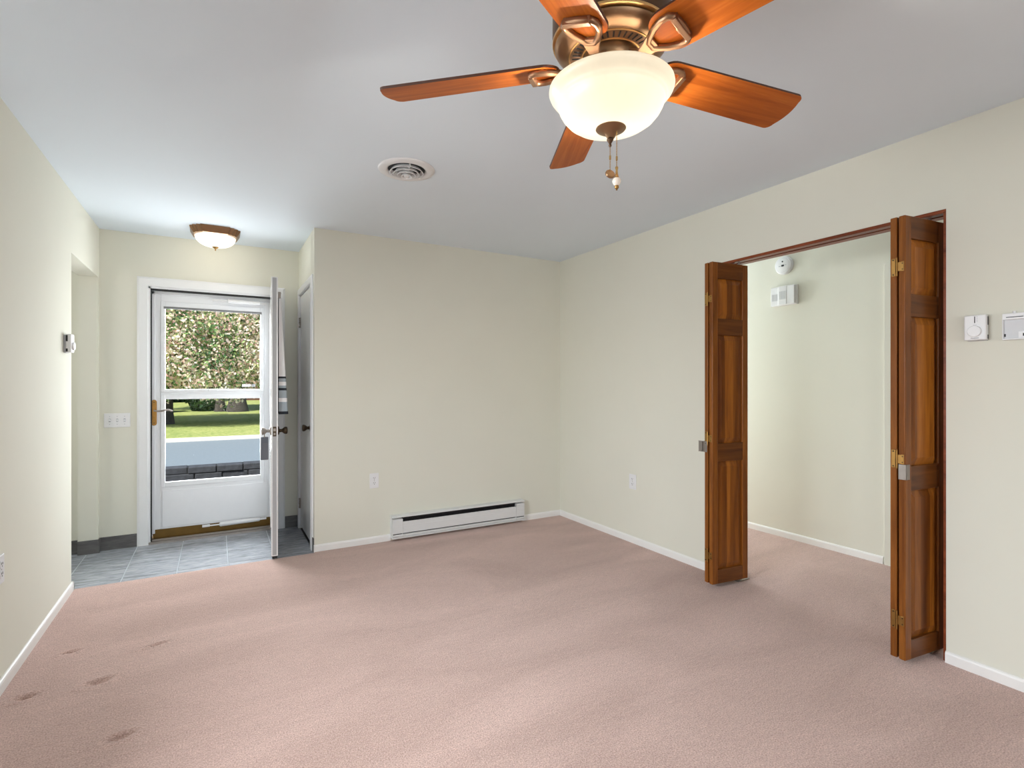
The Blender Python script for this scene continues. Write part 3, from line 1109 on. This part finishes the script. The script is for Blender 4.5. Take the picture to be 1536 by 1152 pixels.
# pull chains
def pull_chain(x, y, z0, z1, link_z):
    mb = MB()
    n = int((z0 - z1) / 0.0042)
    for i in range(n + 1):
        z = z0 - (z0 - z1) * i / n
        mb.ball((x, y, fz(z)), 0.0017, 6)
    mb.cyl((x, y, fz(z0)), (x, y, fz(z1)), 0.0006, seg=5)
    mb.cyl((x, y, fz(link_z) - 0.005), (x, y, fz(link_z) + 0.005), 0.0026, seg=8)
    return mb.build('pull_chain', M['chain'], fan, smooth=True)


cdir = Vector((math.sin(R(29.55)), math.cos(R(29.55))))      # away from the camera
rdir = Vector((cdir.y, -cdir.x))                             # to the camera's right
p1 = rdir * -0.002
c1_ = pull_chain(p1.x, p1.y, 1.926, 1.838, 1.874)
MB().lathe(fprof([(0, 1.9265), (0.0075, 1.925), (0.0095, 1.922), (0.006, 1.916), (0.003, 1.911), (0.0045, 1.907), (0.003, 1.903), (0, 1.903)]), 16,
           Matrix.Translation((p1.x, p1.y, 0))).build('chain_outlet', M['bronze_dark'], c1_, smooth=True)
m = Matrix.Translation((p1.x, p1.y, fz(1.8295))) @ Matrix.Rotation(R(-12), 4, 'Z') @ Matrix.Rotation(R(64), 4, 'X')
mb = MB().lathe([(0, -0.0035), (0.0125, -0.0035), (0.0135, -0.002), (0.0135, 0.002), (0.0125, 0.0035), (0, 0.0035)], 24, m)
mb.build('chain_fob', M['bronze'], c1_, smooth=True)
p2 = rdir * 0.013 - cdir * 0.014
c2_ = pull_chain(p2.x, p2.y, 1.949, 1.842, 1.866)
MB().lathe(fprof([(0, 1.843), (0.0036, 1.843), (0.0042, 1.840), (0.0028, 1.835), (0.0032, 1.826), (0.0048, 1.818), (0.0066, 1.815), (0.0066, 1.812), (0, 1.812)]), 16,
           Matrix.Translation((p2.x, p2.y, 0))).build('chain_bell', M['chain'], c2_, smooth=True)
MB().lathe(fprof([(0, 1.813), (0.0085, 1.8125), (0.0115, 1.808), (0.0115, 1.803), (0.009, 1.797), (0.006, 1.793), (0, 1.793)]), 20,
           Matrix.Translation((p2.x, p2.y, 0))).build('chain_ball', M['porcelain'], c2_, smooth=True)
MB().lathe(fprof([(0, 1.801), (0.0055, 1.799), (0.005, 1.790), (0.0058, 1.789), (0.0052, 1.786), (0.0025, 1.785), (0.0025, 1.781), (0, 1.780)]), 14,
           Matrix.Translation((p2.x, p2.y, 0))).build('chain_tip', M['brass'], c2_, smooth=True)
# the bulbs' light, spilling out of the open top of the bowl
for ang_ in (R(150), R(-30)):
    lamp('fan_bulb', 'POINT', (FC.x + 0.055 * math.cos(ang_), FC.y + 0.055 * math.sin(ang_), 2.042), 24.0 if ang_ > 0 else 24.0, (1.0, 0.92, 0.80), shadow_soft_size=0.025)

# ------------------------------------------------------------------ foyer ceiling light
FL = Vector((-0.004, 4.625))
fl = thing('ceiling_light', 'flush bronze ceiling light with glowing dome above the foyer', 'ceiling light', (FL.x, FL.y, H))


def stepped(s):
    q = [(x * s, y * s) for x, y in ((.097, -.168), (.100, -.152), (.124, -.149), (.128, -.128), (.149, -.124), (.152, -.100), (.168, -.097))]
    out = []
    for rot in range(4):
        cth, sth = math.cos(math.pi / 2 * rot), math.sin(math.pi / 2 * rot)
        out += [(x * cth - y * sth, x * sth + y * cth) for x, y in q]
    return out


mb = MB()
rings = []
for s, z in ((1.0, 0.0), (1.0, -0.006), (0.93, -0.028), (0.86, -0.048), (0.83, -0.048)):
    rings.append([(x, y, z) for x, y in stepped(s)])
mb.loft(rings)
mb.build('pan', M['bronze'], fl, bevel=0.0015)
dome = [(0.138, -0.044)] + [(0.139 * math.cos(a) ** 0.8 if a < 1.5 else 0.0, -0.046 - 0.078 * math.sin(a)) for a in np.linspace(0.05, math.pi / 2, 12)]
dome[-1] = (0.0, -0.124)
MB().lathe(dome, 40).build('glass_dome', M['foyer_glass'], fl, smooth=True, angle=60)
MB().lathe([(0, -0.118), (0.024, -0.121), (0.022, -0.126), (0.012, -0.133), (0.005, -0.138), (0.004, -0.142), (0.0055, -0.146), (0.003, -0.150), (0, -0.151)], 20).build(
    'finial', M['brass'], fl, smooth=True)
lamp('foyer_bulb', 'POINT', (FL.x, FL.y, H - 0.075), 6.0, (1.0, 0.93, 0.80), shadow_soft_size=0.10)

# ------------------------------------------------------------------ round ceiling vent
vt = thing('ceiling_vent', 'round white ceiling air vent with concentric louvres', 'vent', (0.909, 2.776, H))
MB().lathe([(0.153, 0.0), (0.153, -0.003), (0.150, -0.007), (0.132, -0.011), (0.112, -0.012), (0.104, -0.009), (0.100, -0.002), (0.100, 0.0)], 64, closed=True).build(
    'flange', M['vent'], vt, smooth=True, angle=50)
MB().lathe([(0, -0.0005), (0.102, -0.0005), (0.102, -0.002), (0, -0.002)], 48).build('duct', M['dark'], vt)
for i, (ro, z) in enumerate(((0.090, -0.012), (0.070, -0.020), (0.050, -0.027), (0.030, -0.033))):
    w = 0.017
    MB().lathe([(ro, z - 0.010), (ro + 0.001, z - 0.008), (ro - w + 0.006, z + 0.009), (ro - w + 0.004, z + 0.008), (ro - 0.003, z - 0.0095)], 56, closed=True).build(
        'louvre_ring', M['vent'], vt, smooth=True, angle=50)
MB().lathe([(0, -0.043), (0.012, -0.042), (0.016, -0.038), (0.012, -0.032), (0, -0.03)], 32).build('centre_cap', M['vent'], vt, smooth=True)
mb = MB()
for a in (0.4, 0.4 + 2.094, 0.4 + 4.189):
    mb.box(0.0, 0.100, -0.002, 0.002, -0.022, -0.003, Matrix.Rotation(a, 4, 'Z'))
mb.build('spoke', M['vent'], vt)

# ------------------------------------------------------------------ baseboard heater
HX0, HX1 = 1.222, 2.452
ht = thing('baseboard_heater', 'long white electric baseboard heater low on the back wall', 'heater', (HX0, YB, 0))
HL = HX1 - HX0
mb = MB()
prof = [(0, 0.02), (-0.058, 0.02), (-0.060, 0.024), (-0.060, 0.030), (-0.052, 0.034), (-0.010, 0.036), (-0.010, 0.185), (-0.056, 0.188), (-0.062, 0.190), (-0.062, 0.196), (-0.050, 0.202), (0, 0.205)]
mb.loft([[(x, y, z) for y, z in prof] for x in (0, HL)])
mb.build('casing', M['heater'], ht)
mb = MB()
ca = 0.088
prof = [(-0.058, 0.060), (-0.062, 0.063), (-0.062, 0.118), (-0.0605, 0.121), (-0.0605, 0.150), (-0.056, 0.153), (-0.053, 0.153), (-0.053, 0.060)]
mb.loft([[(x, y, z) for y, z in prof] for x in (ca, HL - ca)])
mb.build('front_panel', M['heater'], ht)
mb = MB()
prof = [(-0.058, 0.036), (-0.061, 0.038), (-0.061, 0.050), (-0.050, 0.053), (-0.046, 0.050), (-0.046, 0.036)]
mb.loft([[(x, y, z) for y, z in prof] for x in (ca, HL - ca)])
mb.build('lower_lip', M['heater'], ht)
mb = MB()
for i in range(90):
    x = ca + 0.01 + (HL - 2 * ca - 0.02) * i / 89
    mb.box(x - 0.0008, x + 0.0008, -0.045, -0.012, 0.045, 0.175)
mb.box(ca, HL - ca, -0.034, -0.012, 0.04, 0.184)
mb.build('heating_fins', M['dark'], ht)
for x0 in (0.004, HL - ca + 0.002):
    mb = MB()
    prof = [(-0.010, 0.032), (-0.060, 0.036), (-0.064, 0.040), (-0.064, 0.052), (-0.0605, 0.055), (-0.0605, 0.060), (-0.064, 0.063), (-0.064, 0.118), (-0.0625, 0.120), (-0.0645, 0.122), (-0.0645, 0.170), (-0.060, 0.176), (-0.010, 0.178)]
    mb.loft([[(x, y, z) for y, z in prof] for x in (x0, x0 + ca - 0.006)])
    cap = mb.build('end_cap', M['heater'], ht)
    MB().box(x0 + 0.002, x0 + ca - 0.010, -0.0615, -0.0600, 0.0545, 0.0605).build('slot', M['dark'], cap)


# ------------------------------------------------------------------ wall plates and devices
def place(o, wall, a, z):
    """local frame: x along the wall (to the viewer's right), -y into the room"""
    if wall == 'back':
        o.location = (a, YB, z)
    elif wall == 'front':
        o.location = (a, YF, z)
    elif wall == 'right':
        o.location = (XR, a, z)
        o.rotation_euler = (0, 0, R(-90))
    elif wall == 'left':
        o.location = (XL, a, z)
        o.rotation_euler = (0, 0, R(90))
    elif wall == 'hall':
        o.location = (XH, a, z)
        o.rotation_euler = (0, 0, R(-90))


def outlet(label, wall, a, z, w=0.072):
    o = thing('wall_outlet', label, 'outlet')
    place(o, wall, a, z)
    h = 0.118
    MB().box(-w / 2, w / 2, -0.006, 0.0, -h / 2, h / 2).build('cover_plate', M['plastic'], o, bevel=0.003)
    for dz in (-0.020, 0.020):
        mb = MB()
        pts = [(0.017 * math.cos(t), max(-0.0145, min(0.0145, 0.0175 * math.sin(t)))) for t in np.linspace(0, 2 * math.pi, 25)[:-1]]
        mb.poly(pts, 0, 0.0025, Matrix.Translation((0, -0.0055, dz)) @ Matrix.Rotation(R(90), 4, 'X'))
        s = mb.build('socket', M['plastic'], o)
        mb = MB()
        mb.box(-0.0075, -0.0050, -0.0088, -0.0070, dz + 0.0005, dz + 0.009)
        mb.box(0.0050, 0.0075, -0.0088, -0.0070, dz + 0.0005, dz + 0.009)
        mb.cyl((0, -0.0070, dz - 0.006), (0, -0.0088, dz - 0.006), 0.0028, seg=10)
        mb.build('slots', M['dark'], s)
    MB().cyl((0, -0.005, 0), (0, -0.0068, 0), 0.003, seg=10).build('screw', M['steel'], o)
    return o


outlet('white wall outlet on the back wall left of the baseboard heater', 'back', 1.093, 0.494)
outlet('white wall outlet on the right wall between room corner and bifold door', 'right', 3.14, 0.485, 0.078)
outlet('white outlet plate low on the left wall, cut by the photo edge', 'left', 2.889, 0.503)

sw = thing('light_switch', 'white plate with three toggle switches left of the front door', 'light switch')
place(sw, 'front', -0.660, 0.984)
MB().box(-0.082, 0.082, -0.006, 0, -0.054, 0.054).build('cover_plate', M['plastic'], sw, bevel=0.003)
for i, dx in enumerate((-0.046, 0.0, 0.046)):
    MB().box(dx - 0.006, dx + 0.006, -0.0068, -0.005, -0.013, 0.013).build('toggle_slot', M['plastic_grey'], sw)
    mb = MB().box(-0.0042, 0.0042, -0.016, 0.004, -0.0045, 0.0045, Matrix.Translation((dx, -0.004, 0.002 if i else -0.002)) @ Matrix.Rotation(R(25 if i else -25), 4, 'X'))
    mb.build('toggle', M['plastic'], sw, bevel=0.001)
    for dz in (-0.03, 0.03):
        MB().cyl((dx, -0.005, dz), (dx, -0.0068, dz), 0.0028, seg=10).build('screw', M['plastic_grey'], sw)


def thermostat(label, wall, a, z):
    o = thing('thermostat', label, 'thermostat')
    place(o, wall, a, z)
    MB().box(-0.034, 0.034, -0.012, 0, -0.054, 0.050).build('backplate', M['plastic_grey'], o, bevel=0.002)
    mb = MB()
    mb.box(-0.038, 0.038, -0.036, -0.010, -0.052, 0.056)
    body = mb.build('body', M['plastic'], o, bevel=0.005, seg=3)
    for x0 in (0.0372, -0.0386):
        for z0, z1 in ((0.012, 0.048), (-0.048, -0.030)):
            MB().box(x0, x0 + 0.0014, -0.020, -0.011, z0, z1).build('side_slot', M['dark'], body)
    mb = MB()
    mb.lathe([(0, 0), (0.024, 0), (0.024, 0.006), (0.0225, 0.009), (0, 0.009)], 40, Matrix.Translation((0.0, -0.036, -0.014)) @ Matrix.Rotation(R(90), 4, 'X'))
    mb.build('dial', M['plastic'], o, smooth=True, angle=40)
    MB().box(-0.0016, 0.0016, -0.0366, -0.0355, 0.022, 0.050).build('scale_slot', M['dark'], o)
    mb = MB()
    for zq in (0.028, 0.034, 0.041, 0.048):
        mb.box(0.006, 0.010, -0.0364, -0.0355, zq - 0.001, zq + 0.001)
    mb.build('scale_marks', M['plastic_grey'], o)
    MB().box(-0.006, 0.007, -0.0364, -0.0355, 0.0125, 0.0145).build('pointer_mark', M['plastic_grey'], o)
    lettering('Honeywell', 0.0062, M['print'], o, (0, -0.0362, -0.043), (R(90), 0, 0), 'logo')
    return o


thermostat('white dial thermostat on the right wall beside the bifold door', 'right', 0.976, 1.504)
thermostat('white dial thermostat on the left wall near the foyer opening', 'left', 3.951, 1.499)

tb = thing('thermostat_backplate', 'grey coverless thermostat backplate on the right wall, cut by photo edge', 'thermostat backplate')
place(tb, 'right', 0.828, 1.502)
mb = MB()
mb.box(-0.063, 0.063, -0.010, 0, -0.056, 0.054)
plate = mb.build('plate', M['plate_grey'], tb, bevel=0.003)
mb = MB()
for a in ((-0.063, 0.063, 0.028, 0.054), (-0.063, -0.059, -0.056, 0.03), (0.059, 0.063, -0.056, 0.03), (-0.063, 0.063, -0.056, -0.050)):
    mb.box(a[0], a[1], -0.020, -0.008, a[2], a[3])
mb.build('rim', M['plastic'], tb, bevel=0.002)
MB().box(-0.050, 0.004, -0.0206, -0.0195, 0.0365, 0.0395).build('slot', M['dark'], tb)
MB().box(-0.0590, -0.0535, -0.0106, -0.0095, -0.042, -0.030).build('screw_slot', M['dark'], tb)
MB().box(0.0, 0.0055, -0.0126, -0.0095, -0.042, -0.030).build('screw_slot', M['dark'], tb)
MB().box(-0.014, 0.03, -0.012, -0.009, -0.050, -0.022).build('terminal_block', M['plastic'], tb, bevel=0.002)
MB().cyl((-0.028, -0.006, 0.052), (-0.028, -0.006, 0.063), 0.006, seg=14).build('tab', M['plastic'], tb)

# hall: smoke alarm and door chime
sa = thing('smoke_alarm', 'round white smoke alarm high on the hall wall above the chime', 'smoke alarm')
place(sa, 'hall', 2.628, 2.236)
m = Matrix.Rotation(R(90), 4, 'X')
MB().lathe([(0, 0), (0.072, 0), (0.074, 0.006), (0.074, 0.022), (0.068, 0.034), (0.05, 0.041), (0, 0.043)], 48, m).build('body', M['plastic'], sa, smooth=True, angle=40)
MB().lathe([(0.056, 0.0370), (0.0575, 0.0386), (0.059, 0.0365)], 48, m, closed=True).build('seam', M['plastic_grey'], sa, smooth=True)
MB().cyl((0.003, -0.041, 0.028), (0.003, -0.0445, 0.028), 0.006, seg=14).build('sensor_hole', M['dark'], sa)
MB().box(-0.006, 0.016, -0.0445, -0.041, -0.012, 0.002).build('test_window', M['dark'], sa)
for x0, x1, z0, z1 in ((-0.03, -0.014, -0.010, -0.004), (0.022, 0.036, -0.004, 0.0)):
    MB().box(x0, x1, -0.0437, -0.041, z0, z1).build('marking', M['plastic_grey'], sa)

ch = thing('door_chime', 'white rectangular door chime on the hall wall below the smoke alarm', 'door chime')
place(ch, 'hall', 2.626, 1.986)
MB().box(-0.110, 0.110, -0.030, 0, -0.078, 0.078).build('backplate', M['plastic'], ch, bevel=0.003)
MB().box(-0.035, 0.108, -0.052, -0.028, -0.076, 0.076).build('cover', M['plastic'], ch, bevel=0.006, seg=3)
MB().box(-0.022, 0.042, -0.055, -0.050, -0.076, 0.076).build('raised_band', M['plastic'], ch, bevel=0.002)
mb = MB()
for i in range(6):
    x = -0.018 + i * 0.010
    mb.box(x, x + 0.004, -0.0556, -0.054, -0.032, 0.034)
mb.build('cover_grille', M['plastic_grey'], ch)
mb = MB()
for i in range(8):
    x = -0.100 + i * 0.0075
    mb.box(x, x + 0.003, -0.0306, -0.029, -0.035, 0.020)
mb.build('grille', M['plastic_grey'], ch)

# ------------------------------------------------------------------ outdoors
GZ = -0.5
mb = MB()
mb.box(-40, 40, 8.6, 18.75, GZ - 0.2, GZ)
struct(mb, 'road', M['road'])
struct(MB().box(-40, 40, 18.75, 19.05, GZ - 0.2, GZ + 0.10), 'kerb', M['kerb'], bevel=0.02)
mb = MB()
ys = [19.05, 21, 24, 28, 33, 40, 60, 90]
zs_ = [GZ + 0.08, GZ + 0.10, GZ + 0.12, GZ + 0.16, GZ + 0.22, GZ + 0.30, GZ + 0.6, GZ + 0.8]
mb.loft([[(-60, y, z) for y, z in zip(ys, zs_)] + [(-60, 90, -2), (-60, 19.05, -2)], [(60, y, z) for y, z in zip(ys, zs_)] + [(60, 90, -2), (60, 19.05, -2)]])
struct(mb, 'lawn', M['grass'])
struct(MB().box(-40, 40, 5.135, 8.6, GZ - 0.3, -0.14), 'ground_front', M['soil'])

# low block wall in front of the house
bw = thing('garden_wall', 'low wall of charcoal stone blocks between doorstep and road', 'garden wall', (0, 8.0, -0.14))
blk = None
for row in range(4):
    x = -3.3 + (0.17 if row % 2 else 0.0)
    while x < 2.8:
        L = 0.30 + 0.08 * random.random()
        mb = MB()
        mb.box(0.006, L - 0.006, 0, 0.24, 0, 0.084)
        nb = mb.build('stone_block', M['block'], bw, (x, random.uniform(-0.012, 0.012), row * 0.088 - 0.034), (0, 0, random.uniform(-0.02, 0.02)), bevel=0.010)
        x += L
MB().box(-3.3, 2.9, 0.02, 0.23, -0.03, 0.31).build('core', M['dark'], bw)


def leaf_cloud(name, blobs, n, size, mat, parent, zmin=None, seed=1):
    """thousands of small folded leaves spread through ellipsoid lobes; one foliage mesh"""
    g = np.random.default_rng(seed)
    vol = np.array([b[3] * b[4] * b[5] for b in blobs], float) ** 0.7
    cnt = (n * vol / vol.sum()).astype(int)
    pts = []
    for b, c in zip(blobs, cnt):
        d = g.normal(size=(c, 3))
        d /= np.linalg.norm(d, axis=1)[:, None]
        r = g.random(c) ** 0.28
        wob = 1 + 0.16 * np.sin(d[:, 0] * 7 + b[0]) * np.cos(d[:, 2] * 6 + b[1]) + 0.08 * np.sin(d[:, 1] * 13)
        pts.append(np.array(b[:3]) + d * (r * wob)[:, None] * np.array(b[3:6]))
    P = np.concatenate(pts)
    if zmin is not None:
        P = P[P[:, 2] > zmin + 0.35 * np.sin(P[:, 0] * 2.1) + 0.2 * np.sin(P[:, 0] * 5.3 + P[:, 1])]
    N = len(P)
    t = g.normal(size=(N, 3))
    t /= np.linalg.norm(t, axis=1)[:, None]
    u = np.cross(t, g.normal(size=(N, 3)))
    u /= np.linalg.norm(u, axis=1)[:, None]
    s = size * (0.6 + 0.8 * g.random(N))[:, None]
    V = np.empty((N, 4, 3))
    V[:, 0] = P - t * s
    V[:, 1] = P + u * s * 0.55
    V[:, 2] = P + t * s
    V[:, 3] = P - u * s * 0.55
    me = bpy.data.meshes.new(name)
    me.vertices.add(N * 4)
    me.vertices.foreach_set('co', V.reshape(-1))
    me.loops.add(N * 4)
    me.loops.foreach_set('vertex_index', np.arange(N * 4))
    me.polygons.add(N)
    me.polygons.foreach_set('loop_start', np.arange(0, N * 4, 4))
    me.update(calc_edges=True)
    me.materials.append(mat)
    o = bpy.data.objects.new(name, me)
    COL.objects.link(o)
    o.parent = parent
    return o


def trunk(parent, h, r0, r1, limbs, lean=(0, 0)):
    mb = MB()
    n = 8
    path = [(lean[0] * (i / n) ** 1.3, lean[1] * i / n, h * i / n) for i in range(n + 1)]
    mb.tube(path, r0, seg=12, taper=[(1.6 if i == 0 else 1.1 if i == 1 else 1 + (r1 / r0 - 1) * i / n) for i in range(n + 1)], up=(0, 1, 0))
    for (z, dx, dy, dz, r) in limbs:
        q = z / h
        s = Vector((lean[0] * q ** 1.3, lean[1] * q, z))
        e = s + Vector((dx, dy, dz))
        mid = (s + e) / 2 + Vector((0, 0, 0.25))
        mb.tube([s, mid, e], r, seg=7, taper=[1, 0.7, 0.35], up=(0, 1, 0.01))
    return mb.build('trunk', M['bark'], parent, smooth=True, angle=60)


tr1 = thing('tree', 'spreading tree with pink and green autumn leaves beyond the road', 'tree', (-1.72, 25.4, -0.4))
leaf_cloud('crown', [(1.6, -0.3, 4.6, 4.6, 3.2, 3.6), (-1.6, 0, 4.8, 3.6, 3.2, 3.4), (3.6, -1.0, 3.4, 2.6, 2.2, 2.2), (1.4, -2.0, 3.0, 2.8, 1.6, 1.9),
                     (-0.4, -1.2, 2.6, 2.4, 1.8, 1.7), (5.2, 0, 5.0, 3.0, 2.6, 2.8)], 80000, 0.07, M['leaf_pink'], tr1, 0.95, 3)
trunk(tr1, 4.2, 0.17, 0.10, [(1.6, 2.6, -0.8, 1.4, 0.08), (2.0, -1.8, 0.5, 2.0, 0.08), (2.4, 2.2, 0.8, 2.2, 0.08), (3.0, 0.5, -1.4, 1.8, 0.06), (1.9, 3.8, 0.2, 2.4, 0.07)], (0.25, 0.1))

tr2 = thing('tree', 'two stemmed dark trunked shade tree standing behind the pink leaved tree', 'tree', (1.05, 33.2, -0.3))
leaf_cloud('crown', [(0, 1.4, 7.0, 5.5, 3.6, 3.4), (-3.0, 1.8, 6.0, 3.5, 3, 2.4), (3.4, 1.6, 6.2, 3.5, 3, 2.4)], 16000, 0.17, M['leaf_green'], tr2, 3.4, 4)
trunk(tr2, 6.0, 0.38, 0.2, [(3.2, 2.2, 0, 2.2, 0.15), (3.4, -2.4, 0, 2.0, 0.15)])
t_ = trunk(tr2, 5.0, 0.2, 0.1, [(3.0, 0.8, 0, 1.4, 0.07), (3.2, -0.8, 0, 1.4, 0.07)])
t_.location = (-0.85, 0.3, 0)
for i, (x, y, w, h, n) in enumerate(((-3.6, 33.6, 1.3, 2.4, 9000), (-0.75, 34.4, 0.8, 2.2, 7000), (-7.4, 34.2, 1.9, 3.2, 8000))):
    lab = ('rounded green shrub behind the left edge of the lawn', 'dark green shrub behind the lawn beside the two stemmed tree',
           'tall dark shrub at the far left end of the shrub row')[i]
    s = thing('shrub', lab, 'shrub', (x, y, -0.25), 0, 'shrubs behind the lawn')
    leaf_cloud('foliage', [(0, 0, h * 0.5, w, w * 0.8, h * 0.55), (w * 0.3, -0.2, h * 0.35, w * 0.6, w * 0.6, h * 0.4)], n, 0.13, M['leaf_green'], s, None, 20 + i)
    MB().cyl((0, 0, 0), (0, 0, h * 0.5), 0.08, 0.04, 8).build('stem', M['bark'], s)
hs = thing('house', 'brown house with dark roof far behind the shade tree', 'house', (10.2, 48, -0.1))
MB().box(-8, 8, 0, 7, -0.2, 3.0).build('wall', M['siding'], hs)
mb = MB()
mb.loft([[(-8.6, -0.8, 2.9), (-8.6, 7.8, 2.9), (-8.6, 3.5, 5.6)], [(8.6, -0.8, 2.9), (8.6, 7.8, 2.9), (8.6, 3.5, 5.6)]])
mb.build('roof', M['roof'], hs)
hd = thing('hedge_tree', 'line of tall dark evergreen foliage closing the view beyond the lawn', 'tree', (-9, 46, -0.15))
leaf_cloud('foliage', [(x, (i % 2) * 1.0, 4.0, 3.0, 2.0, 4.4) for i, x in enumerate(range(-6, 8, 4))], 22000, 0.24, M['leaf_green'], hd, None, 9)
for x in range(-6, 8, 4):
    MB().cyl((x, 0, 0), (x, 0, 5), 0.2, 0.08, 8).build('trunk', M['bark'], hd)
